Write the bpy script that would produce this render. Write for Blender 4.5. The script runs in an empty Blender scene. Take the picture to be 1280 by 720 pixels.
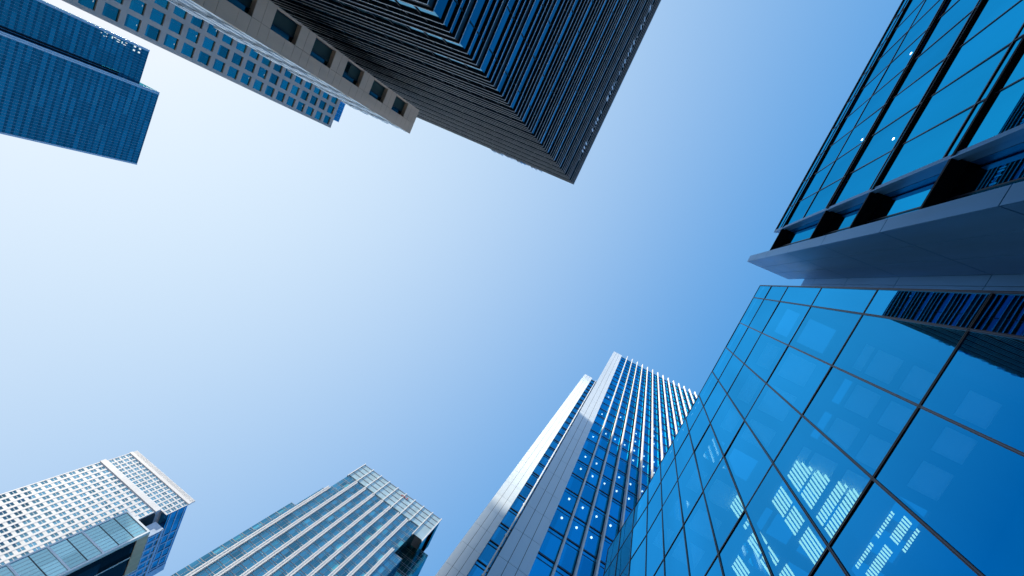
import bpy, math, random
from mathutils import Matrix, Vector
random.seed(7)
R = math.radians
SC = bpy.context.scene
COL = SC.collection

# ------------------------------------------------------------------ camera
EYE = 1.6
d1 = Vector((0.419563, -0.857063, -0.299042)); d2 = Vector((0.853019, 0.504929, -0.131932))
f_, zx, zy, th = 552.6, 816.3, 353.0, R(-63.8)
z_ = Vector((zx - 640, zy - 360, f_)).normalized()
u_ = (Vector((1, 0, 0)) - z_ * z_.x).normalized(); v_ = z_.cross(u_)
d1 = math.cos(th) * u_ + math.sin(th) * v_
d2 = -math.sin(th) * u_ + math.cos(th) * v_
cd = bpy.data.cameras.new('camera'); cam = bpy.data.objects.new('camera', cd); COL.objects.link(cam)
cd.sensor_fit = 'HORIZONTAL'; cd.sensor_width = 36.0; cd.lens = 36.0 * f_ / 1280.0
cd.clip_start = 0.05; cd.clip_end = 6000
right = Vector((d1.x, d2.x, z_.x)); down = Vector((d1.y, d2.y, z_.y)); fwd = Vector((d1.z, d2.z, z_.z))
m = Matrix.Identity(4)
for i in range(3):
    m[i][0] = right[i]; m[i][1] = -down[i]; m[i][2] = -fwd[i]
m[2][3] = EYE
cam.matrix_world = m
SC.camera = cam

# ------------------------------------------------------------------ light
SUN = Vector((0.5, -1.95, 1.0)).normalized()
el = math.asin(SUN.z); az = math.atan2(SUN.x, SUN.y)
w = bpy.data.worlds.new('World'); SC.world = w; w.use_nodes = True
nt = w.node_tree; bg = nt.nodes['Background']
sky = nt.nodes.new('ShaderNodeTexSky'); sky.sky_type = 'NISHITA'; sky.sun_disc = False
sky.sun_elevation = el; sky.sun_rotation = az
sky.altitude = 0; sky.air_density = 2.0; sky.dust_density = 0.5; sky.ozone_density = 1.0
# the sky's own colours, with the soft highlight roll-off of the photograph's exposure
sep = nt.nodes.new('ShaderNodeSeparateColor'); com = nt.nodes.new('ShaderNodeCombineColor'); nt.links.new(sky.outputs[0], sep.inputs[0])
gains = []
for i_, (gain, gam) in enumerate(((0.987, 1.05), (0.647, 0.62), (0.568, 0.25))):
    pw = nt.nodes.new('ShaderNodeMath'); pw.operation = 'POWER'; pw.inputs[1].default_value = gam; nt.links.new(sep.outputs[i_], pw.inputs[0])
    mu = nt.nodes.new('ShaderNodeMath'); mu.operation = 'MULTIPLY'; mu.inputs[1].default_value = gain * 0.1 ** gam / 0.1; nt.links.new(pw.outputs[0], mu.inputs[0])
    gains.append(mu)
# thin bright haze round the sun: a broad forward-scattering lobe over the clear blue
tcw = nt.nodes.new('ShaderNodeTexCoord'); dt = nt.nodes.new('ShaderNodeVectorMath'); dt.operation = 'DOT_PRODUCT'
nt.links.new(tcw.outputs['Generated'], dt.inputs[0]); dt.inputs[1].default_value = Vector((0.25, -2.1, 1.0)).normalized()
mxw = nt.nodes.new('ShaderNodeMath'); mxw.operation = 'MAXIMUM'; mxw.inputs[1].default_value = 0; nt.links.new(dt.outputs['Value'], mxw.inputs[0])
pww = nt.nodes.new('ShaderNodeMath'); pww.operation = 'POWER'; pww.inputs[1].default_value = 1.5; nt.links.new(mxw.outputs[0], pww.inputs[0])
for i_, (am, ba) in enumerate(((0.79, -0.02), (0.645, 0.275), (0.30, 0.73))):
    k_ = 0.86 * 5.0        # in step with exposure 1 and strength 0.1
    ma = nt.nodes.new('ShaderNodeMath'); ma.operation = 'MULTIPLY_ADD'; nt.links.new(pww.outputs[0], ma.inputs[0])
    ma.inputs[1].default_value = am * k_; ma.inputs[2].default_value = max(ba, 0) * k_
    m2 = nt.nodes.new('ShaderNodeMath'); m2.operation = 'MULTIPLY_ADD'; nt.links.new(gains[i_].outputs[0], m2.inputs[0])
    m2.inputs[1].default_value = 0.14; nt.links.new(ma.outputs[0], m2.inputs[2]); nt.links.new(m2.outputs[0], com.inputs[i_])
nt.links.new(com.outputs[0], bg.inputs[0]); bg.inputs[1].default_value = 0.1
sl = bpy.data.lights.new('sun', 'SUN'); sl.energy = 5.0; sl.angle = R(0.5); sl.color = (1.0, 0.89, 0.73)
so = bpy.data.objects.new('sun', sl); COL.objects.link(so); so.rotation_euler = SUN.to_track_quat('Z', 'Y').to_euler()
so.location = (0, 0, 300)
SC.view_settings.view_transform = 'Standard'; SC.view_settings.look = 'None'
SC.view_settings.exposure = 1.0; SC.view_settings.gamma = 1.0; SC.view_settings.use_curve_mapping = False
SC.cycles.max_bounces = 8; SC.cycles.transparent_max_bounces = 12; SC.cycles.caustics_reflective = False
SC.cycles.sample_clamp_indirect = 6.0

# ------------------------------------------------------------------ materials
def newmat(name):
    mt = bpy.data.materials.new(name); mt.use_nodes = True
    n = mt.node_tree.nodes; n.clear()
    out = n.new('ShaderNodeOutputMaterial')
    return mt, mt.node_tree, n, mt.node_tree.links, out

def solid(name, col, rough=0.5, metal=0.0, var=0.12, scale=0.6, streak=False, spec=0.5, bump=0.0):
    """plain surface with slight cloudy and streaky variation in its own colour"""
    mt, t, n, l, out = newmat(name)
    p = n.new('ShaderNodeBsdfPrincipled'); l.new(p.outputs[0], out.inputs[0])
    p.inputs['Roughness'].default_value = rough; p.inputs['Metallic'].default_value = metal
    p.inputs['Specular IOR Level'].default_value = spec
    tc = n.new('ShaderNodeTexCoord'); mp = n.new('ShaderNodeMapping'); l.new(tc.outputs['Object'], mp.inputs[0])
    mp.inputs['Scale'].default_value = (scale, scale, scale * (0.12 if streak else 1))
    no = n.new('ShaderNodeTexNoise'); no.inputs['Scale'].default_value = 1.0; no.inputs['Detail'].default_value = 6
    l.new(mp.outputs[0], no.inputs['Vector'])
    mr = n.new('ShaderNodeMapRange'); l.new(no.outputs[0], mr.inputs[0])
    mr.inputs[1].default_value = 0.3; mr.inputs[2].default_value = 0.7
    mr.inputs[3].default_value = 1 - var; mr.inputs[4].default_value = 1 + var
    mx = n.new('ShaderNodeMix'); mx.data_type = 'RGBA'; mx.blend_type = 'MULTIPLY'; mx.inputs[0].default_value = 1
    mx.inputs[6].default_value = (*col, 1); l.new(mr.outputs[0], mx.inputs[7]); l.new(mx.outputs[2], p.inputs['Base Color'])
    if bump:
        b = n.new('ShaderNodeBump'); b.inputs['Strength'].default_value = bump; b.inputs['Distance'].default_value = 0.02
        n2 = n.new('ShaderNodeTexNoise'); n2.inputs['Scale'].default_value = 9; l.new(tc.outputs['Object'], n2.inputs['Vector'])
        l.new(n2.outputs[0], b.inputs['Height']); l.new(b.outputs[0], p.inputs['Normal'])
    return mt

def cellnoise(n, l, cell, off=(0.01, 0.01, 0.01)):
    tc = n.new('ShaderNodeTexCoord')
    ad = n.new('ShaderNodeVectorMath'); ad.operation = 'ADD'; ad.inputs[1].default_value = off; l.new(tc.outputs['Object'], ad.inputs[0])
    dv = n.new('ShaderNodeVectorMath'); dv.operation = 'DIVIDE'; dv.inputs[1].default_value = cell; l.new(ad.outputs[0], dv.inputs[0])
    fl = n.new('ShaderNodeVectorMath'); fl.operation = 'FLOOR'; l.new(dv.outputs[0], fl.inputs[0])
    wn = n.new('ShaderNodeTexWhiteNoise'); wn.noise_dimensions = '3D'; l.new(fl.outputs[0], wn.inputs['Vector'])
    return wn, tc

def glass(name, tint, base, cell=None, refl=(0.55, 0.95), var=0.25, trans=None, off=(0.01, 0.01, 0.01),
          wave=0.012, wscale=0.5, rough=0.01, light_cells=0.0, light_col=(0.1, 0.45, 0.5), graze=None):
    """coated facade glass: tinted mirror over a dark room (base) or over real space behind it (trans)"""
    mt, t, n, l, out = newmat(name)
    gl = n.new('ShaderNodeBsdfGlossy'); gl.inputs['Color'].default_value = (*tint, 1); gl.inputs['Roughness'].default_value = rough
    if trans:
        under = n.new('ShaderNodeBsdfTransparent'); under.inputs[0].default_value = (*trans, 1)
    else:
        under = n.new('ShaderNodeBsdfDiffuse'); under.inputs[0].default_value = (*base, 1)
    lw = n.new('ShaderNodeLayerWeight'); lw.inputs[0].default_value = 0.25
    mr = n.new('ShaderNodeMapRange'); l.new(lw.outputs['Facing'], mr.inputs[0])
    mr.inputs[3].default_value = refl[0]; mr.inputs[4].default_value = refl[1]
    fac = mr.outputs[0]
    if trans:      # a pane is a thin box: only its outer skin mirrors and tints
        ge = n.new('ShaderNodeNewGeometry'); iv = n.new('ShaderNodeMath'); iv.operation = 'SUBTRACT'; iv.inputs[0].default_value = 1
        l.new(ge.outputs['Backfacing'], iv.inputs[1]); fm = n.new('ShaderNodeMath'); fm.operation = 'MULTIPLY'
        l.new(fac, fm.inputs[0]); l.new(iv.outputs[0], fm.inputs[1]); fac = fm.outputs[0]
        tm = n.new('ShaderNodeMix'); tm.data_type = 'RGBA'; l.new(ge.outputs['Backfacing'], tm.inputs[0])
        tm.inputs[6].default_value = (*trans, 1); tm.inputs[7].default_value = (1, 1, 1, 1); l.new(tm.outputs[2], under.inputs[0])
    ms = n.new('ShaderNodeMixShader'); l.new(fac, ms.inputs[0]); l.new(under.outputs[0], ms.inputs[1]); l.new(gl.outputs[0], ms.inputs[2])
    l.new(ms.outputs[0], out.inputs[0])
    tc = None
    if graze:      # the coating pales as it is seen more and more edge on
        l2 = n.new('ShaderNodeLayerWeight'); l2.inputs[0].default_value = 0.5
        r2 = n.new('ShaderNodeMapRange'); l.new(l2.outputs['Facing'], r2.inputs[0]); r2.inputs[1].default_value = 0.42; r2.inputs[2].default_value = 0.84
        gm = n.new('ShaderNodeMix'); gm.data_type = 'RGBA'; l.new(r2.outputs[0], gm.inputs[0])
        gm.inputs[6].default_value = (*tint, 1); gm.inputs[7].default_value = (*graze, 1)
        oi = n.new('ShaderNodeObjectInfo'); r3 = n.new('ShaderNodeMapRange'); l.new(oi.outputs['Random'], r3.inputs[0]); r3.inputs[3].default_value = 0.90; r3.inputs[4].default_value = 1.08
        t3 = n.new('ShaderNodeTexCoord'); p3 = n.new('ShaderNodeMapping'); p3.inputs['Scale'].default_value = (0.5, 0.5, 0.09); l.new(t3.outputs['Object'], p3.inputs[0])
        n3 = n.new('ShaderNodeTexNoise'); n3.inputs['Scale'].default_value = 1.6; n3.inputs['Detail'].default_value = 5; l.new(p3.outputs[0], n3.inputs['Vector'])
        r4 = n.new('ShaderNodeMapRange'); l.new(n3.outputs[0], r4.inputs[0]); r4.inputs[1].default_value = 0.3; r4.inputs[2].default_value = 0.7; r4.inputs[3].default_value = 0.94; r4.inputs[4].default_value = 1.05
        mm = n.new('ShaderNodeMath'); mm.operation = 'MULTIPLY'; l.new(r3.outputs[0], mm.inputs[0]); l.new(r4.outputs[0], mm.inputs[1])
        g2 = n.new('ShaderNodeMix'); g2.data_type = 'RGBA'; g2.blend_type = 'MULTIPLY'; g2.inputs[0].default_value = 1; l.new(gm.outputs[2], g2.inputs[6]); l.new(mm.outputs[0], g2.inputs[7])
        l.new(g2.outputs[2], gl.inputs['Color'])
    if cell:
        wn, tc = cellnoise(n, l, cell, off)
        v = n.new('ShaderNodeMapRange'); l.new(wn.outputs['Value'], v.inputs[0]); v.inputs[3].default_value = 1 - var; v.inputs[4].default_value = 1 + var
        mx = n.new('ShaderNodeMix'); mx.data_type = 'RGBA'; mx.blend_type = 'MULTIPLY'; mx.inputs[0].default_value = 1
        mx.inputs[6].default_value = (*tint, 1); l.new(v.outputs[0], mx.inputs[7]); l.new(mx.outputs[2], gl.inputs['Color'])
        if graze: l.new(gm.outputs[2], mx.inputs[6])
        if light_cells and not trans:
            gt = n.new('ShaderNodeMath'); gt.operation = 'GREATER_THAN'; gt.inputs[1].default_value = 1 - light_cells
            sp = n.new('ShaderNodeSeparateColor'); l.new(wn.outputs['Color'], sp.inputs[0]); l.new(sp.outputs[1], gt.inputs[0])
            m2 = n.new('ShaderNodeMix'); m2.data_type = 'RGBA'; l.new(gt.outputs[0], m2.inputs[0])
            m2.inputs[6].default_value = (*base, 1); m2.inputs[7].default_value = (*light_col, 1); l.new(m2.outputs[2], under.inputs[0])
    if wave:
        if tc is None: tc = n.new('ShaderNodeTexCoord')
        no = n.new('ShaderNodeTexNoise'); no.inputs['Scale'].default_value = wscale; no.inputs['Detail'].default_value = 2
        l.new(tc.outputs['Object'], no.inputs['Vector'])
        b = n.new('ShaderNodeBump'); b.inputs['Strength'].default_value = 1.0; b.inputs['Distance'].default_value = wave
        l.new(no.outputs[0], b.inputs['Height']); l.new(b.outputs[0], gl.inputs['Normal'])
    return mt

def lamp(name, col, s):
    mt, t, n, l, out = newmat(name)
    e = n.new('ShaderNodeEmission'); e.inputs[0].default_value = (*col, 1); e.inputs[1].default_value = s
    l.new(e.outputs[0], out.inputs[0]); return mt

def translucent(name, col):
    mt, t, n, l, out = newmat(name)
    a = n.new('ShaderNodeBsdfTranslucent'); a.inputs[0].default_value = (*col, 1)
    b = n.new('ShaderNodeBsdfDiffuse'); b.inputs[0].default_value = (*col, 1)
    ms = n.new('ShaderNodeMixShader'); ms.inputs[0].default_value = 0.35
    l.new(a.outputs[0], ms.inputs[1]); l.new(b.outputs[0], ms.inputs[2]); l.new(ms.outputs[0], out.inputs[0]); return mt

M = {}
M['paving'] = solid('granite_paving', (0.22, 0.21, 0.20), 0.7, var=0.2, bump=0.3)
M['asphalt'] = solid('asphalt', (0.05, 0.05, 0.052), 0.85, var=0.2)
M['dark_frame'] = solid('dark_anodised_frame', (0.012, 0.016, 0.03), 0.35, 0.3, spec=0.4)
M['blue_frame'] = solid('blue_frame', (0.02, 0.05, 0.12), 0.35, 0.3)
M['frame_cap'] = solid('frame_cap', (0.10, 0.12, 0.20), 0.35, 0.4)
M['black'] = solid('black_soffit', (0.004, 0.004, 0.006), 0.6, spec=0.2)
M['panel_grey'] = solid('grey_metal_panel', (0.12, 0.38, 0.70), 0.40, 0.35, var=0.17, scale=1.1, streak=True)
M['panel_joint'] = solid('panel_joint', (0.015, 0.017, 0.02), 0.8)
M['atrium'] = solid('atrium_interior', (0.035, 0.045, 0.055), 0.8)
M['atrium_dark'] = solid('atrium_dark', (0.03, 0.04, 0.05), 0.8)
M['skylight'] = translucent('frosted_skylight', (0.85, 0.9, 0.9))
M['slat'] = lamp('sunlit_slat_glow', (1.0, 0.90, 0.52), 2.2)  # no lamp: sunlight on the slats, put into the material as glow
M['dim_lamp'] = lamp('dim_lamp', (0.9, 0.95, 0.9), 0.42)
M['downlight'] = lamp('downlight', (1.0, 0.93, 0.82), 3.2)
M['white_panel'] = solid('white_panel', (0.76, 0.85, 0.92), 0.34, var=0.05, scale=0.25, streak=True)
M['white_fin'] = solid('white_fin', (0.80, 0.80, 0.79), 0.4, var=0.04)
M['white_stone'] = solid('white_stone', (0.66, 0.69, 0.72), 0.5, var=0.09, scale=0.2, streak=True)
M['beige'] = solid('beige_stone', (0.72, 0.55, 0.42), 0.6, var=0.12, scale=0.5, streak=True)
M['grey_stone'] = solid('grey_stone', (0.42, 0.37, 0.34), 0.65, var=0.12, scale=0.25, streak=True)
M['pale_metal'] = solid('pale_metal', (0.55, 0.58, 0.62), 0.3, 0.5, var=0.08)
M['louvre_dark'] = solid('dark_louvre', (0.014, 0.020, 0.030), 0.4, 0.3)
M['louvre_edge'] = solid('aluminium_edge', (0.82, 0.85, 0.88), 0.35, 0.1)
M['blind_green'] = solid('green_blind', (0.012, 0.04, 0.036), 0.6)
M['red'] = solid('red_sign', (0.45, 0.14, 0.16), 0.5)
M['sign_white'] = lamp('lit_sign', (0.85, 0.95, 1.0), 0.5)
M['warm_lamp'] = lamp('warm_lamp', (1.0, 0.8, 0.35), 0.8)
M['roofing'] = solid('roofing', (0.25, 0.25, 0.25), 0.9)

M['glass_block'] = glass('blue_atrium_glass', (0.0, 0.195, 0.56), (0, 0, 0), trans=(0.34, 0.80, 0.95), refl=(0.72, 0.97), wave=0.004, wscale=0.35, graze=(0.06, 0.64, 1.0))
M['glass_office'] = glass('blue_office_glass', (0.0, 0.37, 0.66), (0.0, 0.01, 0.02), refl=(0.86, 0.98), wave=0.003, wscale=0.3, graze=(0.02, 0.42, 0.70))
M['glass_louvred'] = glass('louvred_glass', (0.01, 0.31, 0.46), (0.002, 0.010, 0.015), (3.0, 3.0, 3.44), graze=(0.30, 0.62, 0.80), refl=(0.28, 0.98), var=0.3, wave=0.006, wscale=0.3)
M['glass_finned'] = glass('finned_glass', (0.03, 0.40, 0.75), (0.004, 0.02, 0.04), (1.62, 1.62, 4.0), refl=(0.55, 0.92), var=0.2, trans=None, wave=0.01)
M['glass_finned_t'] = glass('finned_glass_clear', (0.01, 0.40, 0.80), (0, 0, 0), (1.62, 1.62, 4.0), refl=(0.62, 0.95), var=0.2, trans=(0.5, 0.8, 0.95), wave=0.006)
M['glass_crown'] = glass('crown_glass', (0.20, 0.56, 0.76), (0.01, 0.05, 0.07), (1.53, 1.53, 3.6), refl=(0.45, 0.9), var=0.3, wave=0.01, light_cells=0.07)
M['glass_crown_pale'] = glass('pale_crown_glass', (0.6, 0.8, 0.85), (0.50, 0.62, 0.62), (2.3, 2.3, 2.6), refl=(0.35, 0.8), var=0.25, wave=0.01)
M['glass_teal'] = glass('teal_glass', (0.5, 0.78, 0.85), (0.20, 0.46, 0.52), (5.8, 5.8, 4.06), refl=(0.5, 0.9), var=0.22, wave=0.02, wscale=0.2)
M['glass_white'] = glass('window_glass', (0.32, 0.62, 0.78), (0.10, 0.25, 0.34), (1.9, 1.9, 4.0), refl=(0.4, 0.85), var=0.5, wave=0.0)
M['glass_shade'] = glass('shade_glass', (0.10, 0.50, 0.74), (0.01, 0.05, 0.12), (3.7, 3.7, 4.0), refl=(0.55, 0.92), var=0.3, wave=0.01)
M['glass_sky'] = glass('skyscraper_glass', (0.05, 0.40, 0.50), (0.004, 0.02, 0.05), (11.5, 3.8, 3.55), refl=(0.45, 0.9), var=0.24, wave=0.006, wscale=0.1, light_cells=0.06, light_col=(0.02, 0.10, 0.14))
M['glass_grid'] = glass('grid_glass', (0.04, 0.42, 0.47), (0.005, 0.03, 0.05), (3.7, 3.7, 4.0), refl=(0.5, 0.9), var=0.35, wave=0.004, light_cells=0.25, light_col=(0.02, 0.14, 0.15))
M['glass_flank'] = glass('flank_glass', (0.02, 0.06, 0.08), (0.004, 0.01, 0.012), (2.2, 2.2, 8.1), refl=(0.3, 0.8), var=0.6, wave=0.004)
M['glass_notch'] = glass('notch_glass', (0.06, 0.40, 0.50), (0.01, 0.075, 0.085), (1.53, 1.53, 3.6), refl=(0.35, 0.85), var=0.3, wave=0.01, light_cells=0.08)
M['glass_dark'] = glass('dark_glass', (0.05, 0.15, 0.17), (0.004, 0.012, 0.012), (2.2, 2.2, 3.9), refl=(0.3, 0.85), var=0.4, wave=0.004)

# ------------------------------------------------------------------ mesh helpers
class MB:
    """collects boxes and bars (z measured from the eye) and links them as ONE mesh"""
    def __init__(s): s.v = []; s.f = []; s.mi = []
    def hexa(s, c, mi=0):
        b = len(s.v); s.v += c
        for q in ((3, 2, 1, 0), (4, 5, 6, 7), (0, 1, 5, 4), (1, 2, 6, 5), (2, 3, 7, 6), (3, 0, 4, 7)):
            s.f.append([b + i for i in q]); s.mi.append(mi)
    def box(s, x0, x1, y0, y1, z0, z1, mi=0):
        if x0 > x1: x0, x1 = x1, x0
        if y0 > y1: y0, y1 = y1, y0
        if z0 > z1: z0, z1 = z1, z0
        s.hexa([(x0, y0, z0), (x1, y0, z0), (x1, y1, z0), (x0, y1, z0), (x0, y0, z1), (x1, y0, z1), (x1, y1, z1), (x0, y1, z1)], mi)
    def bar(s, a, b, t0, t1, z0, z1, mi=0):
        """box along the plan line a->b between offsets t0 and t1 of its left normal"""
        a = Vector(a); b = Vector(b); d = (b - a).normalized(); nrm = Vector((-d.y, d.x))
        if t0 > t1: t0, t1 = t1, t0
        p = [a + nrm * t0, b + nrm * t0, b + nrm * t1, a + nrm * t1]
        s.hexa([(q.x, q.y, z0) for q in p] + [(q.x, q.y, z1) for q in p], mi)
    def prism(s, pts, z0, z1, mi=0):
        n = len(pts); b = len(s.v)
        s.v += [(x, y, z0) for x, y in pts] + [(x, y, z1) for x, y in pts]
        s.f.append([b + i for i in range(n)][::-1]); s.mi.append(mi)
        s.f.append([b + n + i for i in range(n)]); s.mi.append(mi)
        for i in range(n):
            j = (i + 1) % n; s.f.append([b + i, b + j, b + n + j, b + n + i]); s.mi.append(mi)
    def disc(s, x, y, z, r, h, n=12, mi=0):
        s.prism([(x + r * math.cos(2 * math.pi * i / n), y + r * math.sin(2 * math.pi * i / n)) for i in range(n)], z, z + h, mi)
    def build(s, name, mats, parent=None, kind=None, label=None):
        if not s.v: return None
        mats = mats if isinstance(mats, (list, tuple)) else [mats]
        o0 = wloc(parent)
        me = bpy.data.meshes.new(name)
        me.from_pydata([(x - o0.x, y - o0.y, z + EYE - o0.z) for x, y, z in s.v], [], s.f)
        for k in mats: me.materials.append(M[k] if isinstance(k, str) else k)
        me.polygons.foreach_set('material_index', s.mi)
        import bmesh
        bm = bmesh.new(); bm.from_mesh(me); bmesh.ops.recalc_face_normals(bm, faces=bm.faces); bm.to_mesh(me); bm.free()
        o = bpy.data.objects.new(name, me); COL.objects.link(o)
        if parent: o.parent = parent
        if kind: o['kind'] = kind
        if label: o['label'] = label
        return o

def wloc(o):
    p = Vector((0, 0, 0))
    while o is not None: p += o.location; o = o.parent
    return p

def thing(name, x, y, label, cat, group=None):
    o = bpy.data.objects.new(name, None); COL.objects.link(o); o.location = (x, y, 0)
    o.empty_display_size = 2
    o['label'] = label; o['category'] = cat
    if group: o['group'] = group
    return o

def box(name, mats, parent, *a, **k):
    b = MB(); b.box(*a); return b.build(name, mats, parent, **k)

def repeat(src, parent, dx, dy, dz):
    c = src.copy(); COL.objects.link(c); c.parent = parent
    c.location = src.location + Vector((dx, dy, dz)); return c

GZ = -EYE      # ground level measured from the eye

def frange(a, b, s):
    r = []; x = a
    while (x < b - 1e-6) if s > 0 else (x > b + 1e-6): r.append(x); x += s
    return r

# ------------------------------------------------------------------ setting
b = MB(); b.box(-1500, 1500, -1500, 1500, GZ - 0.5, GZ); g = b.build('ground', 'paving'); g['kind'] = 'structure'
b = MB(); b.box(-9.5, -2.5, -900, 900, GZ - 0.4, GZ + 0.004)
b.box(-1400, 1400, -14, -8, GZ - 0.4, GZ + 0.008); g = b.build('road', 'asphalt'); g['kind'] = 'structure'

# ------------------------------------------------------------------ 1. low glass block with the atrium (nearest)
G = thing('glass_block', -4, 12, 'low block of large blue mirror panes in a dark grid with lit slats inside', 'building')
YG = 5.0; HG = 26.7
zr = [-1.5, 1.6, 5.6, 9.6, 13.6, 17.55, 21.5, 24.3, 26.7]
xr = [2.27, 1.55] + [1.55 - 1.53 * i for i in range(1, 9)]        # down to -10.69
pl = [(x, YG) for x in xr]
bend = Vector((xr[-1], YG)); dirb = Vector((-15.4 - xr[-1], 4.8 - YG)).normalized()
for i in range(1, 4): q = bend + dirb * (1.57 * i); pl.append((q.x, q.y))
for i in range(len(pl) - 1):
    for j in range(len(zr) - 1):
        b = MB(); b.bar(pl[i + 1], pl[i], 0.0, 0.024, zr[j] + 0.001, zr[j + 1] - 0.001)
        o = b.build('window_pane', 'glass_block', G)
        # hung a hair out of true, as real panes are
        c = Vector(((pl[i][0] + pl[i + 1][0]) / 2, (pl[i][1] + pl[i + 1][1]) / 2, (zr[j] + zr[j + 1]) / 2 + EYE)) - wloc(G)
        rot = Matrix.Rotation(random.gauss(0, 0.0028), 4, 'X') @ Matrix.Rotation(random.gauss(0, 0.0028), 4, 'Z')
        o.data.transform(Matrix.Translation(c) @ rot @ Matrix.Translation(-c))
for i, p in enumerate(pl):
    b = MB()
    for s in (-1, 1):
        b.box(p[0] + s * 0.009, p[0] + s * 0.026, p[1] - 0.022, p[1] + 0.16, GZ, HG - 0.002)
    b.box(p[0] - 0.009, p[0] + 0.009, p[1] - 0.008, p[1] + 0.05, GZ, HG - 0.004, 1)
    b.build('mullion', ['dark_frame', 'frame_cap'], G)
for z in zr[1:]:
    b = MB()
    for i in range(len(pl) - 1):
        for s in (-1, 1):
            b.bar(pl[i + 1], pl[i], -0.017, 0.15, z + s * 0.009 - (0.009 if z == HG and s > 0 else 0), z + s * 0.028 - (0.009 if z == HG and s > 0 else 0))
        b.bar(pl[i + 1], pl[i], -0.005, 0.04, z - 0.009, z + 0.009, 1)
    b.build('transom', ['dark_frame', 'frame_cap'], G)
# atrium shell: roof with skylight openings, back and end walls
zc = 26.3
px = [(0.37, 1.74), (-1.60, -0.26), (-3.70, -2.20), (-5.54, -4.30), (-7.51, -6.17), (-9.48, -8.14), (-11.45, -10.11), (-13.42, -12.08)]
py = [(6.6, 7.3), (7.42, 9.1), (10.45, 10.9), (11.02, 12.2), (12.6, 13.75), (15.0, 16.4)]
b = MB(); ys = [5.16] + [v for p in py for v in p] + [22.0]
for i in range(0, len(ys), 2): b.box(-15.3, 2.1, ys[i], ys[i + 1], zc, zc + 0.25)
xs = [2.1] + [v for p in px for v in p[::-1]] + [-15.3]
for (y0, y1) in py:
    for i in range(0, len(xs), 2): b.box(xs[i + 1], xs[i], y0, y1, zc, zc + 0.25)
b.build('roof', 'atrium', G)
for (x0, x1) in px:
    for (y0, y1) in py:
        if (x1 < -4.5 and 10 < y0 < 16) or random.random() < 0.22: continue
        box('skylight', 'skylight', G, x0 + 0.002, x1 - 0.002, y0 + 0.002, y1 - 0.002, zc + 0.1, zc + 0.13)
b = MB(); b.box(-15.3, 2.1, 22.0, 22.3, GZ, zc + 0.25); b.box(2.1, 2.3, YG + 0.17, 22.3, GZ, HG - 0.3); b.box(-15.6, -15.35, 5.05, 22.3, GZ, HG - 0.3)
b.build('wall', 'atrium_dark', G)
# sunlit slats under the roof, the sunlight put in as emission: raking groups
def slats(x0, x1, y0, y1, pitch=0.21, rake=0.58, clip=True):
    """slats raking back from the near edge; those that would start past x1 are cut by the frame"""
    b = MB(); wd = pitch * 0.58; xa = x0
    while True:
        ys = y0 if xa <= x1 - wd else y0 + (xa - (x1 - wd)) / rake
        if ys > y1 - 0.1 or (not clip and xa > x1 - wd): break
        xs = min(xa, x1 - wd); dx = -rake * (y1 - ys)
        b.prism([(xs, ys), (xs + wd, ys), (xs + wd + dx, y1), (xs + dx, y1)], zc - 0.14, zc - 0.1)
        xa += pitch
    b.build('sunlit_slat_glow', 'slat', G)
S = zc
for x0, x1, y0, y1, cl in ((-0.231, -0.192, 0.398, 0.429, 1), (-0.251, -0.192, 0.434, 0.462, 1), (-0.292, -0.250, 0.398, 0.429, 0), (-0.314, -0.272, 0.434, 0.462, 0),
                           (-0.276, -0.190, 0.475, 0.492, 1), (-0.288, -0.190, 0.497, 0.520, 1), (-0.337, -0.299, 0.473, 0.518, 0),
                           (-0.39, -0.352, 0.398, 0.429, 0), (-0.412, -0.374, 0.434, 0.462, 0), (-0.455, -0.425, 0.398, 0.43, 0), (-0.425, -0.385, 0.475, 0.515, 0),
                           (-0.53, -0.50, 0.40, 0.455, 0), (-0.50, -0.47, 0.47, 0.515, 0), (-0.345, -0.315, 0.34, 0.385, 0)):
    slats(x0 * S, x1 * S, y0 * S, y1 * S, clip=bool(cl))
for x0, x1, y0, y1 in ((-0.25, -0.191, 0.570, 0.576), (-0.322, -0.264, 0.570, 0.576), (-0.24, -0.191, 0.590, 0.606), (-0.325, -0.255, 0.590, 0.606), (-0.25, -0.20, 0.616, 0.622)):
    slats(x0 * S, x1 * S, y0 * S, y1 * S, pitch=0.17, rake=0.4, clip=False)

# ------------------------------------------------------------------ 2. taller glass office with black ledges, metal pier and rear core
O = thing('glass_office', 14, 12, 'blue glass office with thick black floor ledges above and beside the grey metal clad pier', 'building')
HR = 30.6
lz = [9.6, 13.68, 17.9, 21.95, 28.7]
tz = [6.1, 10.2, 14.35, 18.45, 22.55, 25.6, 29.7, 30.6]
xc = [5.87 + 1.63 * i for i in range(0, 13)]
rows = sorted([1.5, 5.6] + lz + tz)
allz = [1.5, 5.6, 9.6, 13.68, 17.9, 21.95, 25.6, 28.7, HR]
for i in range(len(xc) - 1):
    for j in range(len(allz) - 1):
        if xc[i] / allz[j + 1] > 0.9: continue
        o = box('window_pane', 'glass_office', O, xc[i] + 0.001, xc[i + 1] - 0.001, YG, YG + 0.024, allz[j] + 0.001, allz[j + 1] - 0.001)
        c = Vector(((xc[i] + xc[i + 1]) / 2, YG, (allz[j] + allz[j + 1]) / 2 + EYE)) - wloc(O)
        rot = Matrix.Rotation(random.gauss(0, 0.002), 4, 'X') @ Matrix.Rotation(random.gauss(0, 0.002), 4, 'Z')
        o.data.transform(Matrix.Translation(c) @ rot @ Matrix.Translation(-c))
for i, x in enumerate(xc[1:]):
    b = MB(); b.box(x - 0.02, x + 0.02, YG - 0.02, YG + 0.1, GZ, HR - 0.003); b.build('mullion', 'dark_frame', O)
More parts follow.
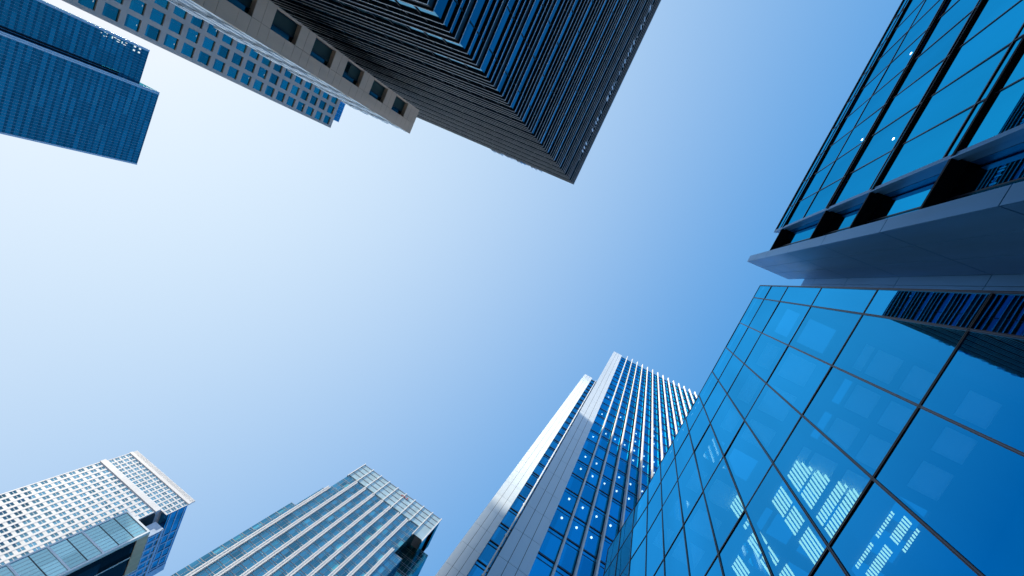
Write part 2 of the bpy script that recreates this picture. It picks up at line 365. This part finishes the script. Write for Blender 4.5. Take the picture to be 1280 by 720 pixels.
for z in tz:
    b = MB(); b.box(5.9, xc[-1], YG - 0.024, YG + 0.09, z - 0.06, z); b.build('transom', 'dark_frame', O)
for z in lz:
    b = MB(); b.box(4.02, xc[-1], YG - 0.085, YG - 0.001, z, z + 0.10); b.box(4.02, 5.87, YG - 0.001, 5.29, z - 0.002, z + 0.3)
    b.build('ledge', 'black', O)
b = MB(); b.box(5.87, 6.0, YG - 0.05, 5.30, GZ, HR - 0.12); b.box(5.82, 5.87, YG - 0.09, YG + 0.06, GZ, HR - 0.1); b.box(5.845, 5.87, YG + 0.34, YG + 0.38, GZ, HR - 0.14)
b.build('end_frame', 'panel_grey', O)
for j in range(len(allz) - 1):
    box('recess_pane', 'glass_office', O, 4.02, 5.86, 5.30, 5.325, allz[j] + 0.001, allz[j + 1] - 0.001)
b = MB(); b.box(4.85, 4.89, 5.27, 5.31, GZ, HR - 0.2); b.build('mullion', 'dark_frame', O)
b = MB(); b.box(6.0, xc[-1], YG + 0.12, 25, GZ, HR - 0.25); b.box(4.1, 6.0, 5.8, 25, GZ, HR - 0.3); b.build('wall', 'black', O)
b = MB(); b.box(5.86, xc[-1], YG - 0.06, YG + 0.11, HR, HR + 0.05); b.build('parapet', 'pale_metal', O)
# metal pier: panels with open joints over a dark core
b = MB(); b.box(3.63, 3.98, 4.43, 6.88, GZ, 30.45, 1)
zj = [-1.5, 5.6, 9.6, 13.7, 17.9, 21.95, 25.9, 28.4, 30.5]
for k in range(len(zj) - 1):
    z0, z1 = zj[k] + 0.016, zj[k + 1] - 0.016
    b.box(3.6, 3.995, 4.40, 4.428, z0, z1)
    for y0, y1 in ((4.43, 5.22), (5.22, 6.05), (6.05, 6.9)):
        b.box(3.6, 3.628, y0 + 0.009, y1 - 0.009, z0, z1)
    b.box(3.982, 4.01, 4.43, 6.85, z0, z1)
b.build('pier', ['panel_grey', 'panel_joint'], O)
b = MB(); b.box(2.33, 3.6, 6.95, 9.5, GZ, 27.5, 1)
for k in range(len(zj) - 1):
    z1 = min(zj[k + 1], 27.6)
    if zj[k] > 27: continue
    for x0, x1 in ((2.32, 3.3), (3.3, 3.62)):
        b.box(x0 + 0.006, x1 - 0.006, 6.92, 6.948, zj[k] + 0.012, z1 - 0.012)
b.build('rear_core', ['panel_grey', 'panel_joint'], O)
for x, y, z in ((9.35, 4.99, 22.9), (8.1, 4.99, 18.95), (13.2, 4.99, 22.9)):
    b = MB(); b.prism([(x - 0.035, y - 0.004), (x + 0.035, y - 0.004), (x + 0.035, y + 0.004), (x - 0.035, y + 0.004)], z, z + 0.10); b.build('ceiling_lamp', 'downlight', O)

# ------------------------------------------------------------------ 3. dark tower ringed with louvres
D = thing('louvred_tower', 34, -46, 'dark office tower ringed from top to bottom by thin black louvres with bright edges', 'tower')
HD = 66.7; XD, YD = 8.2, -16.9; DX1, DY1 = 62.0, -76.0
box('glass_wall', 'glass_louvred', D, XD + 0.15, DX1, DY1, YD - 0.15, GZ, HD - 0.1)
step = 0.86; lvl = []; z = HD; k = 0
while z > 8:
    lvl.insert(0, z); z -= (0.68, 0.70, 0.82, 1.24)[k % 4]; k += 1
for k, z in enumerate(lvl):
    if z < 8: continue
    dp = 0.24 if k % 4 != 1 else 0.34
    b = MB()
    b.box(XD + 0.03, XD + 0.16, DY1, YD - 0.16, z - 0.035, z); b.box(XD + 0.03, DX1, YD - 0.16, YD - 0.03, z - 0.05, z)
    b.box(XD, XD + 0.028, DY1, YD, z - 0.05, z + 0.012, 1); b.box(XD + 0.03, DX1, YD - 0.028, YD, z - 0.045, z + 0.012, 1)
    b.build('louvre', ['louvre_dark', 'louvre_edge'], D)
b = MB()
for k, z in enumerate(lvl[:-1]):
    if lvl[k + 1] - z < 0.69:
        b.box(XD + 0.12, XD + 0.148, DY1, YD - 0.12, z + 0.004, lvl[k + 1] - 0.06); b.box(XD + 0.15, DX1, YD - 0.148, YD - 0.12, z + 0.004, lvl[k + 1] - 0.06)
b.build('spandrel', 'louvre_dark', D)
b = MB()
for y in frange(YD - 1.6, DY1, -1.5): b.box(XD + 0.1, XD + 0.149, y - 0.03, y + 0.03, 8, HD - 0.3)
b.build('bracket', 'louvre_dark', D)
b = MB()
for x in frange(XD + 1.6, DX1, 3.0): b.box(x - 0.035, x + 0.035, YD - 0.149, YD - 0.1, 8, HD - 0.3)
b.build('bracket', 'louvre_dark', D)
b = MB(); b.box(XD + 0.05, XD + 0.4, DY1, YD - 0.05, HD + 0.024, HD + 0.5); b.box(XD + 0.4, DX1, YD - 0.4, YD - 0.05, HD + 0.024, HD + 0.5)
b.build('parapet', 'louvre_dark', D)
# weathered roof sign seen edge on, and a broken row of small lamps below the parapet
b = MB()
for k in range(26):
    y = -22.5 - k * 0.36; zz = HD - 0.4 + random.uniform(-0.5, 0.2)
    b.box(XD - random.uniform(0.05, 0.2), XD - 0.01, y - random.uniform(0.12, 0.3), y, zz, zz + random.uniform(0.5, 1.3), 0 if random.random() < 0.75 else 1)
b.build('roof_sign', ['pale_metal', 'panel_grey'], D)
b = MB()
for k in range(46):
    x = XD + 2.5 + k * 0.55 + random.uniform(-0.15, 0.15)
    if random.random() < 0.7: b.box(x, x + random.uniform(0.1, 0.3), YD - 0.02, YD + 0.012, HD - 3.0 - random.choice((0, 0.86)), HD - 2.8 - random.choice((0, 0.02)))
b.build('lamp_row', 'louvre_edge', D)
for (x, z) in ((10.6, 23.2), (11.0, 24.0)):
    box('lit_lamp', 'warm_lamp', D, x, x + 0.3, YD - 0.2, YD - 0.15, z, z + 0.25)

# ------------------------------------------------------------------ 4. beige stone wing in front of the dark tower
B = thing('stone_wing', 5.2, -38, 'narrow beige stone wing with one column of square dark windows', 'building')
BX0, BX1, BY, HB = 3.7, 6.67, -33.0, 47.2; fl = 4.02
b = MB(); b.box(BX0 + 0.34, BX1 - 0.04, -43.2, BY - 0.5, GZ, HB - 0.1, 1)
top = HB; zt = HB - 0.75
def pan(x0, x1, z0, z1, y0=None): b.box(x0 + 0.012, x1 - 0.012, BY - 0.5, BY, z0 + 0.012, z1 - 0.012)
pan(BX0, 4.95, zt, HB); pan(4.95, BX1, zt, HB)
nB = 11; wins = []
for k in range(nB):
    zw1 = 44.8 - fl * k; zw0 = zw1 - 2.4; up = zt if k == 0 else 44.8 - fl * (k - 1) - 2.4
    if zw0 < 0: break
    mid = (up + zw1) / 2
    for z0, z1 in ((mid, up), (zw1, mid)):
        pan(BX0, 4.95, z0, z1); pan(4.95, BX1, z0, z1)
    pan(BX0, 4.95, zw0, zw0 + 1.45); pan(BX0, 4.95, zw0 + 1.45, zw1)
    pan(6.5, BX1, zw0, zw1)
    wins.append((zw0, zw1))
b.build('wall', ['beige', 'panel_joint'], B)
for z0, z1 in wins:
    b = MB(); b.box(4.96, 6.49, BY - 0.47, BY - 0.44, z0 + 0.02, z1 - 0.02); wn = b.build('window', 'glass_dark', B)
    b = MB()
    b.box(4.95, 5.0, BY - 0.44, BY - 0.3, z0 + 0.015, z1 - 0.015); b.box(6.44, 6.5, BY - 0.44, BY - 0.3, z0 + 0.015, z1 - 0.015); b.box(5.38, 5.43, BY - 0.44, BY - 0.36, z0 + 0.02, z1 - 0.02)
    b.build('frame', 'dark_frame', wn)
    b = MB(); b.box(5.44, 6.43, BY - 0.438, BY - 0.42, z0 + random.uniform(0.1, 1.0), z1 - 0.02); b.build('blind', 'blind_green', wn)
# flank with bright metal piers and deep dark slots
b = MB()
ny = 6; py_ = (43.0 - 33.2) / ny
for k in range(ny):
    y0 = -33.05 - k * py_
    for j in range(12):
        zt_ = HB - 0.02 - fl * j - (0 if j else 0)
        b.box(BX0 + 0.03 * (k % 2), BX0 + 0.33, y0 - 0.75, y0, max(GZ, zt_ - 2.5), zt_)
        b.box(BX0 + 0.12, BX0 + 0.33, y0 - 0.3, y0, max(GZ, zt_ - fl + 0.01), zt_ - 2.51)
        b.box(BX0 + 0.16, BX0 + 0.33, y0 - py_ + 0.002, y0 - 0.752, zt_ - 1.1, zt_ - 0.2)
b.build('flank_pier', 'white_panel', B)
b = MB(); b.box(BX0 + 0.331, BX0 + 0.338, -43.0, -33.6, GZ, HB - 0.2); b.build('flank_glass', 'glass_dark', B)

# ------------------------------------------------------------------ 5. grey tower with a regular grid of square windows
H = thing('grid_tower', 16, -136, 'grey stone tower with a plain grid of square blue windows behind the beige stone wing', 'tower')
HX, HY, HH = 0.9, -121.6, 129.9; hp = 3.68; hf = 4.0
ww, wh = 2.6, 2.8
cols = [HX + 2.05 + hp * i for i in range(8)]; rws = [HH - 2.75 - hf * i for i in range(31)]
b = MB()
e = [HX] + sum([[c - ww / 2, c + ww / 2] for c in cols], []) + [cols[-1] + ww / 2 + 1.1]
for i in range(0, len(e), 2): b.box(e[i], e[i + 1], HY - 0.5, HY, GZ, HH)
zz = [HH] + sum([[r + wh / 2, r - wh / 2] for r in rws], []) + [GZ]
for c in cols:
    for i in range(0, len(zz), 2):
        if zz[i] > zz[i + 1]: b.box(c - ww / 2 + 0.001, c + ww / 2 - 0.001, HY - 0.499, HY - 0.02, zz[i + 1], zz[i] - 0.003)
b.box(HX + 0.01, e[-1] - 0.01, -150, HY - 0.52, GZ, HH - 0.02)
b.build('wall', 'grey_stone', H)
rest = MB()
for j, r in enumerate(rws):
    for i, c in enumerate(cols):
        if r - wh / 2 < 0: continue
        one = i < 4 and j < 25
        q = MB() if one else rest
        q.box(c - ww / 2 + 0.01, c + ww / 2 - 0.01, HY - 0.46, HY - 0.43, r - wh / 2 + 0.01, r + wh / 2 - 0.01)
        q.box(c + 0.55, c + 0.59, HY - 0.429, HY - 0.40, r - wh / 2 + 0.012, r + wh / 2 - 0.012, 1)
        if one: q.build('window', ['glass_grid', 'frame_cap'], H)
rest.build('window', ['glass_grid', 'frame_cap'], H, kind='stuff')
for (i, j, dx) in ((0, 3, .3), (1, 7, -.4), (0, 8, .5), (1, 12, .2), (0, 13, -.3), (0, 15, -.2), (1, 15, .4), (0, 17, .2), (1, 17, -.5), (0, 19, .3), (2, 11, 0), (2, 5, .3)):
    box('ceiling_lamp', 'dim_lamp', H, cols[i] + dx, cols[i] + dx + 0.3, HY - 0.425, HY - 0.415, rws[j] + 0.9, rws[j] + 0.98)
b = MB(); b.box(4.0, 11, -146, -122.1, HH - 1, 133)
b.build('upper_block', 'glass_shade', H)
b = MB()
for x in frange(4.0, 11, 1.3): b.box(x, x + 0.12, -122.1, -122.0, HH - 1, 132.99)
for z in frange(HH + 0.2, 133, 1.5): b.box(4.0, 11, -122.09, -122.03, z, z + 0.14)
b.build('upper_block_frame', 'panel_grey', H)

# ------------------------------------------------------------------ 6. tall blue skyscraper
T = thing('glass_skyscraper', -50, -400, 'dark blue glass skyscraper with a fine grid and a stepped corner', 'skyscraper')
HT = 230.0; TY = -368.0; TY2 = -391.0
def tgrid(x0, x1, y, nm, sgn=1):
    b = MB()
    n_ = round((x1 - x0) / 1.92)
    for i in range(n_ + 1):
        x = x0 + (x1 - x0) * i / n_
        b.box(x - 0.09, x + 0.09, y, y + 0.12, GZ, HT - 0.2)
    b.build('mullion_grid', 'blue_mullion', T)
    b = MB()
    for i in range(66):
        z = HT - 3.55 * i - 0.9
        if z < 5: break
        if i < 9: b.box(x0, x1, y + 0.002, y + 0.06, z, z + 0.9)
        else: b.box(x0, x1, y + 0.002, y + 0.06, z, z + 1.25)
    b.build('spandrel_bands', 'glass_spandrel', T)
M['glass_spandrel'] = glass('spandrel_glass', (0.03, 0.26, 0.35), (0.004, 0.02, 0.03), (3.84, 1.92, 3.55), refl=(0.4, 0.85), var=0.12, wave=0.0)
M['blue_mullion'] = solid('blue_mullion', (0.16, 0.28, 0.40), 0.4, 0.3)
box('glass_wall', 'glass_sky', T, -83.3, -27.1, -420, TY, GZ, HT - 0.05)
box('glass_wall', 'glass_sky', T, -32, -2.7, -421, TY2, GZ, HT - 0.06)
tgrid(-82.2, -29.2, TY, 'a'); tgrid(-27.0, -4.2, TY2, 'b')
b = MB(); b.box(-83.35, -82.3, TY + 0.001, TY + 0.3, GZ, HT - 0.02); b.build('corner_strip', 'pale_metal', T)
b = MB(); b.box(-29.0, -28.1, TY + 0.001, TY + 0.3, GZ, HT - 0.02); b.box(-27.9, -27.05, TY + 0.001, TY + 0.2, GZ, HT - 0.02); b.build('corner_strip', 'pale_metal', T)
b = MB(); b.box(-4.1, -2.65, TY2 + 0.001, TY2 + 0.3, GZ, HT - 0.03); b.build('corner_strip', 'pale_metal', T)
b = MB(); b.box(-26.8, -25.9, TY2 + 0.13, TY2 + 0.2, GZ, HT - 14); b.build('corner_strip', 'black', T)
# small lit sign high on the corner: ring, marks and two squares
b = MB(); yS = TY2 + 0.4
def mark(x0, x1, z0, z1):
    cx, cz = (x0 + x1) / 2, (z0 + z1) / 2; hx, hz = (x1 - x0) * 0.33, (z1 - z0) * 0.33
    b.box(cx - hx, cx + hx, yS, yS + 0.15, cz - hz, cz + hz)
for a in (0, 1, 3, 4, 6):
    cx, cz = -5.6 + 1.3 * math.cos(a * .785), HT - 27.5 + 1.8 * math.sin(a * .785); mark(cx - .3, cx + .3, cz - .4, cz + .4)
mark(-6.6, -4.4, HT - 23.4, HT - 22.6); mark(-5.2, -4.6, HT - 22.6, HT - 20.4); mark(-7, -6.3, HT - 20.6, HT - 18.2); mark(-5.6, -4.9, HT - 20.6, HT - 18)
mark(-7, -4.8, HT - 17.4, HT - 16.7); mark(-7, -6.4, HT - 16.6, HT - 14.2); mark(-5.4, -4.8, HT - 15.6, HT - 13.8)
for dx, dz in ((0, 0), (2.6, 0), (0, 3.2), (2.6, 3.2)): mark(-8.2 + dx, -6.6 + dx, HT - 10.2 + dz, HT - 8.4 + dz)
b.build('lit_sign', 'sign_white', T)

# ------------------------------------------------------------------ 7. tower with white piers and fins
W = thing('finned_tower', -32, 12, 'blue glass tower with two white panelled piers and many thin white fins', 'tower')
XW, HW = -23.7, 137.0
def pier(x, y0, y1, h, dep, nc):
    b = MB(); b.box(x - dep, x - 0.035, y0 + 0.03, y1 - 0.03, GZ, h - 0.05, 1)
    cw = (y1 - y0) / nc; zs = frange(h, -1.5, -4.05)
    for i in range(len(zs) - 1):
        for k in range(nc):
            b.box(x - 0.034, x, y0 + cw * k + (0 if k == 0 else 0.02), y0 + cw * (k + 1) - (0 if k == nc - 1 else 0.02), zs[i + 1] + 0.022, zs[i] - 0.022)
        b.box(x - dep, x - 0.036, y0, y0 + 0.029, zs[i + 1] + 0.022, zs[i] - 0.022)
    return b.build('pier', ['white_panel', 'panel_joint'], W)
pier(XW, -0.83, 1.79, HW, 10, 3)
XV, HV = -35.9, 143.6
pier(XV, -5.65, -3.03, HV, 10, 3)
fz = 4.02
levels = frange(HW - 1.2, 6, -fz)
# main glass face: panes with real ceilings and downlights behind
YE = 26.5
yb = [1.79] + [3.42 + 1.62 * i for i in range(15)]
b = MB()
for k, z in enumerate(levels):
    b.box(XW - 0.32, XW - 0.30, 1.8, YE, z - fz + 0.14, z - 0.14)
b.build('glass_wall', 'glass_finned_t', W)
for z in levels:
    b = MB(); b.box(XW - 0.34, XW - 0.24, 1.8, YE, z - 0.13, z); b.box(XW - 0.34, XW - 0.27, 1.8, YE, z - 0.72, z - 0.67)
    b.build('transom', 'blue_frame', W)
b = MB()
for z in levels: b.box(XW - 6, XW - 0.36, 1.8, YE, z - 0.45, z - 0.1)
b.box(XW - 6.3, XW - 6, 1.8, YE, GZ, HW - 1.4)
b.build('ceiling', 'atrium_dark', W)
for i, y in enumerate(yb[1:]):
    b = MB(); b.box(XW - 0.06, XW + 0.50, y - 0.075, y + 0.075, 4, HW + 0.9)
    for z in levels: b.box(XW - 0.3, XW - 0.061, y - 0.04, y + 0.04, z - 0.6, z + 0.0, 1)
    b.build('fin', ['white_fin', 'white_panel'], W)
nl = 0
for k, z in enumerate(levels):
    for i in range(len(yb) - 1):
        if z > 92 or z < 36 or i > 9: continue
        if (k % 3 == 0 and z < 75) or random.random() < (0.15 if z < 75 else 0.66): continue
        if nl >= 96: continue
        nl += 1
        yc = (yb[i] + yb[i + 1]) / 2 + 0.05
        b = MB(); b.disc(XW - 0.95, yc, z - 0.5, 0.115, 0.045, 10); b.build('ceiling_lamp', 'downlight', W)
# recessed glass strip beside the rear pier and its bright rail
box('glass_strip', 'glass_finned', W, XV - 0.42, XV - 0.40, -3.0, 4.0, GZ, HV - 1.0)
for z in frange(HV - 1.2, 6, -fz):
    b = MB(); b.box(XV - 0.4, XV - 0.3, -3.02, 2.0, z - 0.13, z); b.box(XV - 0.4, XV - 0.34, -3.02, 2.0, z - 0.8, z - 0.72)
    b.build('transom', 'dark_frame', W)
b = MB(); b.box(XV - 0.2, XV + 0.12, -1.72, -1.52, GZ, HV - 0.8)
for z in frange(HV - 3, 6, -fz * 2): b.box(XV - 0.4, XV - 0.21, -1.8, -1.44, z, z + 0.25)
b.build('rail', 'white_fin', W)
b = MB(); b.box(XV - 0.38, XV - 0.05, -1.4, -1.0, GZ, HV - 0.9); b.build('rail_slot', 'black', W)
b = MB(); b.box(XW - 40, XW - 6.4, -0.6, YE, GZ, HW - 0.6); b.box(XV - 22, XV - 0.5, -5.2, -0.7, GZ, HV - 0.6); b.build('core', 'panel_grey', W)

# ------------------------------------------------------------------ 8. glass tower with a pale stepped crown
A = thing('crown_tower', -150, -56, 'blue glass tower with white vertical ribs and a pale glazed crown', 'tower')
XA = -131.0; af = 3.6
blocks = [  # x0, y0, y1, top, material
    (XA, -75.9, -37.6, 161.0, 'glass_crown'), (XA - 1.6, -78.4, -75.9, 148.6, 'glass_crown'), (XA - 3.2, -81.2, -78.4, 135.2, 'glass_crown'),
    (XA - 0.4, -37.6, -34.0, 143.0, 'glass_crown'), (XA - 9.0, -37.6, -29.2, 162.0, 'glass_notch')]
for i, (x0, y0, y1, top, mt) in enumerate(blocks):
    box('glass_wall', mt, A, x0 - 40 + i * 0.3, x0, y0, y1, GZ, top)
    b = MB()
    for z in frange(top, 20, -af):
        b.box(x0, x0 + 0.07, y0, y1, z - 0.16, z); b.box(x0, x0 + 0.05, y0, y1, z - 1.0, z - 0.92)
    for y in frange(y0 + 1.53, y1 - 0.5, 1.53): b.box(x0, x0 + 0.045, y - 0.05, y + 0.05, GZ, top - 0.17)
    b.build('facade_grid', 'rib_grey', A) if 'rib_grey' in M else None
M['rib_grey'] = solid('grey_rib', (0.34, 0.36, 0.38), 0.4, 0.4)
for i, (x0, y0, y1, top, mt) in enumerate(blocks):
    b = MB()
    for z in frange(top, 20, -af):
        b.box(x0, x0 + 0.07, y0, y1, z - 0.22, z - 0.004); b.box(x0, x0 + 0.05, y0, y1, z - 1.05, z - 0.92)
    for y in frange(y0 + 1.53, y1 - 0.5, 1.53): b.box(x0, x0 + 0.045, y - 0.05, y + 0.05, GZ, top - 0.23)
    b.build('facade_grid', 'rib_grey', A)
ribs = [-0.541, -0.504, -0.469, -0.433, -0.399, -0.363, -0.330, -0.297]
for i, r in enumerate([-0.58] + ribs):
    y = r * -XA if False else r * abs(XA); topz = 160 if i else 148.6
    if i == 8: topz = 143.4
    b = MB()
    for s in (-0.42, 0.42): b.box(XA, XA + 0.65, y + s - 0.16, y + s + 0.16, GZ, topz)
    b.box(XA, XA + 0.3, y - 0.259, y + 0.259, GZ, topz - 0.05)
    b.build('rib', 'white_fin', A)
cr = [-75.9 + (75.9 - 32.75) * i / 9 for i in range(10)]
for i in range(9):
    zlo = 155.8 if i == 8 else 161.0
    box('crown_pane', 'glass_crown_pale', A, XA + 0.02, XA + 0.3, cr[i] + 0.25, cr[i + 1] - 0.25, zlo, 172.0)
for i, y in enumerate(cr):
    b = MB(); b.box(XA - 0.2, XA + 0.6, y - 0.18, y + 0.18, 155 if i > 7 else 160.0, 172.5); b.build('crown_post', 'white_fin', A)
b = MB()
for z in (163.6, 166.4, 169.2, 171.7): b.box(XA + 0.1, XA + 0.42, cr[0], cr[-1], z, z + 0.25)
b.build('crown_rail', 'rib_grey', A)
b = MB(); b.box(XA - 14, XA - 1.2, -75.9, -32.75, 160.9, 168.5); b.build('plant_room', 'white_stone', A)
b = MB(); b.box(XA - 14, XA - 0.25, -33.2, -32.75, 155.5, 172.0); b.build('crown_side', 'glass_notch', A)
b = MB(); b.box(XA + 0.45, XA + 0.6, -53.2, -51.0, 169.5, 170.1); b.box(XA + 0.45, XA + 0.6, -50.3, -49.8, 169.2, 170.6); b.build('crown_sign', 'red', A)
for k in range(40):
    y = random.uniform(-74, -39); z = random.uniform(95, 158)
    b = MB(); b.box(XA + 0.046, XA + 0.07, y, y + 0.2, z, z + 0.16); b.build('window_lamp', 'dim_lamp', A)

# ------------------------------------------------------------------ 9. white skyscraper with small windows
C = thing('white_skyscraper', -252, -205, 'white stone skyscraper with rows of small paired windows and a deep blue shaded flank', 'skyscraper')
XC = -232.0; cf = 4.0
def wall_grid(x, y0, y1, z0, z1, cp, fp, ww, wh, dep=0.22, indiv=True, budget=[96]):
    nc = round((y1 - y0) / cp); cp = (y1 - y0) / nc
    b = MB(); ce = [y0]
    for i in range(nc): c = y0 + cp * (i + .5); ce += [c - ww / 2, c + ww / 2]
    ce.append(y1)
    for i in range(0, len(ce), 2): b.box(x - dep, x, ce[i], ce[i + 1], z0, z1)
    rs = []; z = z1 - fp / 2
    while z - wh / 2 > z0: rs.append(z); z -= fp
    ze = [z1]
    for r in rs: ze += [r + wh / 2, r - wh / 2]
    ze.append(z0)
    for i in range(nc):
        c = y0 + cp * (i + .5)
        for j in range(0, len(ze), 2):
            if ze[j] - ze[j + 1] > 0.01: b.box(x - dep + .01, x - 0.06, c - ww / 2 + .001, c + ww / 2 - .001, ze[j + 1], ze[j] - .001)
    b.build('wall', 'white_stone', C)
    rest = MB()
    for j, r in enumerate(rs):
        for i in range(nc):
            c = y0 + cp * (i + .5)
            a = (x - dep + .02, x - dep + .06, c - ww / 2 + .01, c + ww / 2 - .01, r - wh / 2 + .01, r + wh / 2 - .01)
            one = budget[0] > 0 and r > 100
            q = MB() if one else rest
            q.box(*a); q.box(x - dep + .061, x - dep + .13, c - ww / 2 + .01, c + ww / 2 - .01, r - .09, r + .09, 1)
            if one: q.build('window', ['glass_white', 'white_fin'], C); budget[0] -= 1
    rest.build('window', ['glass_white', 'white_fin'], C, kind='stuff')
wall_grid(XC, -231.8, -181.0, 40.0, 173.5, 3.75, cf, 2.35, 2.5)
b = MB(); b.box(XC - 1, XC + 0.35, -232.2, -180.6, 173.5, 176.4); b.build('cornice', 'white_stone', C)
wall_grid(XC - 0.6, -231.6, -176.0, 176.5, 189.0, 3.3, 3.0, 2.3, 2.1)
b = MB(); b.box(XC - 1.2, XC - 0.3, -231.9, -175.9, 189.0, 190.6)
for y in frange(-231.5, -176, 0.5): b.box(XC - 0.8, XC - 0.5, y, y + 0.3, 190.6, 193.2)
b.box(XC - 1.1, XC - 0.82, -231.8, -176, 190.6, 193.0); b.build('crown_rail', 'white_fin', C)
b = MB(); b.box(XC - 50, XC - 0.46, -231.7, -181.2, GZ, 173.4); b.box(XC - 50, XC - 1.06, -231.5, -181.2, 173.4, 189); b.build('core', 'white_stone', C)
# shaded flank of blue glass, stepped out lower down
box('flank_glass', 'glass_shade', C, XC - 48, XC - 1.2, -181.2, -176.2, 178, 188.8)
box('flank_glass', 'glass_shade', C, XC - 48, XC - 12, -181.2, -176.1, GZ, 178)
b = MB()
for x in frange(XC - 48, XC - 12, 5.5): b.box(x, x + 0.8, -176.1, -175.8, GZ, 188)
for z in frange(187, 30, -cf): b.box(XC - 48, XC - 1.3 if z > 178 else XC - 12, -176.2, -176.02, z, z + 0.8)
b.build('flank_grid', 'flank_blue', C) if False else None
M['flank_blue'] = solid('pale_blue_metal', (0.42, 0.52, 0.66), 0.35, 0.4)
b = MB()
for x in frange(XC - 48, XC - 13, 6.0): b.box(x, x + 0.7, -176.1, -175.85, GZ, 187.9)
b.box(XC - 48, XC - 43, -176.15, -175.7, GZ, 188.5)
for z in frange(187, 30, -cf): b.box(XC - 43, (XC - 1.4) if z > 178 else (XC - 12.1), -176.15, -175.98, z, z + 0.7)
b.build('flank_grid', 'flank_blue', C)
b = MB(); b.box(XC - 46, XC - 3, -176.3, -169.5, GZ, 171.2); b.build('side_wing', 'glass_shade', C)
b = MB(); b.box(XC - 3.1, XC - 2.2, -176.2, -169.2, GZ, 171.5); b.box(XC - 46, XC - 2.2, -169.6, -169.0, 170.2, 171.5)
for x in frange(XC - 40, XC - 3, 4.5): b.box(x, x + 1.3, -169.5, -169.2, GZ, 170.2)
for z in frange(168, 30, -cf): b.box(XC - 46, XC - 3.2, -169.5, -169.32, z, z + 0.6)
b.build('side_wing_grid', 'flank_blue', C)
b = MB(); b.box(XC - 11.9, XC - 1.1, -181.15, -180.0, GZ, 173.3); b.build('recess', 'atrium_dark', C)

# ------------------------------------------------------------------ 10. teal glazed building in front of the white skyscraper
F = thing('teal_glass_building', -149, -109, 'pale teal glass building in white frames, in front of the white skyscraper', 'building')
XF = -141.0; FY0, FY1, HF = -115.0, -103.4, 100.0; ff = 4.06
fr = [HF - 0.6, 95.7, 91.6, 87.5, 83.7, 79.4, 75.2, 71.1, 67.0, 62.9, 58.8, 54.7]
for i in range(len(fr) - 1):
    box('glass_panel', 'glass_teal', F, XF - 0.2, XF - 0.05, FY0 + 0.5, FY1 - 0.5, fr[i + 1] + 0.02, fr[i] - 0.02)
    b = MB()
    for y in frange(FY0 + 1.7, FY1 - 0.6, 1.28): b.box(XF - 0.049, XF - 0.01, y - 0.04, y + 0.04, fr[i + 1] + 0.1, fr[i] - 0.1)
    b.build('glazing_bar', 'rib_grey', F)
for i, z in enumerate(fr[1:], 1):
    wht = i % 2 == 1 and i > 1
    b = MB(); b.box(XF - 0.2, XF + (0.12 if wht else -0.002), FY0 + 0.5, FY1 - 0.5, z - (0.28 if wht else 0.12), z + (0.28 if wht else 0.12))
    b.build('cross_frame', 'white_panel' if wht else 'dark_frame', F)
b = MB(); b.box(XF - 0.4, XF + 0.2, FY0, FY0 + 0.5, GZ, HF); b.box(XF - 0.9, XF + 0.2, FY1 - 0.55, FY1, GZ, HF); b.box(XF - 0.4, XF + 0.199, FY0 + 0.501, FY1 - 0.551, HF - 0.6, HF)
b.build('white_frame', 'white_panel', F)
b = MB(); b.box(XF - 15, XF - 0.45, FY0 + 0.1, FY1 - 0.3, GZ, HF - 0.1); b.build('wall', 'glass_flank', F)
b = MB(); b.box(XF - 15.3, XF - 0.92, FY1 - 0.29, FY1 - 0.02, 96.4, HF - 0.02); b.build('parapet', 'beige', F)
b = MB(); b.box(XF - 15.6, XF - 15.1, FY1 - 0.5, FY1 + 0.06, GZ, HF); b.box(XF - 8, XF - 7.7, FY1 - 0.29, FY1 - 0.1, GZ, 96.3); b.build('flank_post', 'white_panel', F)
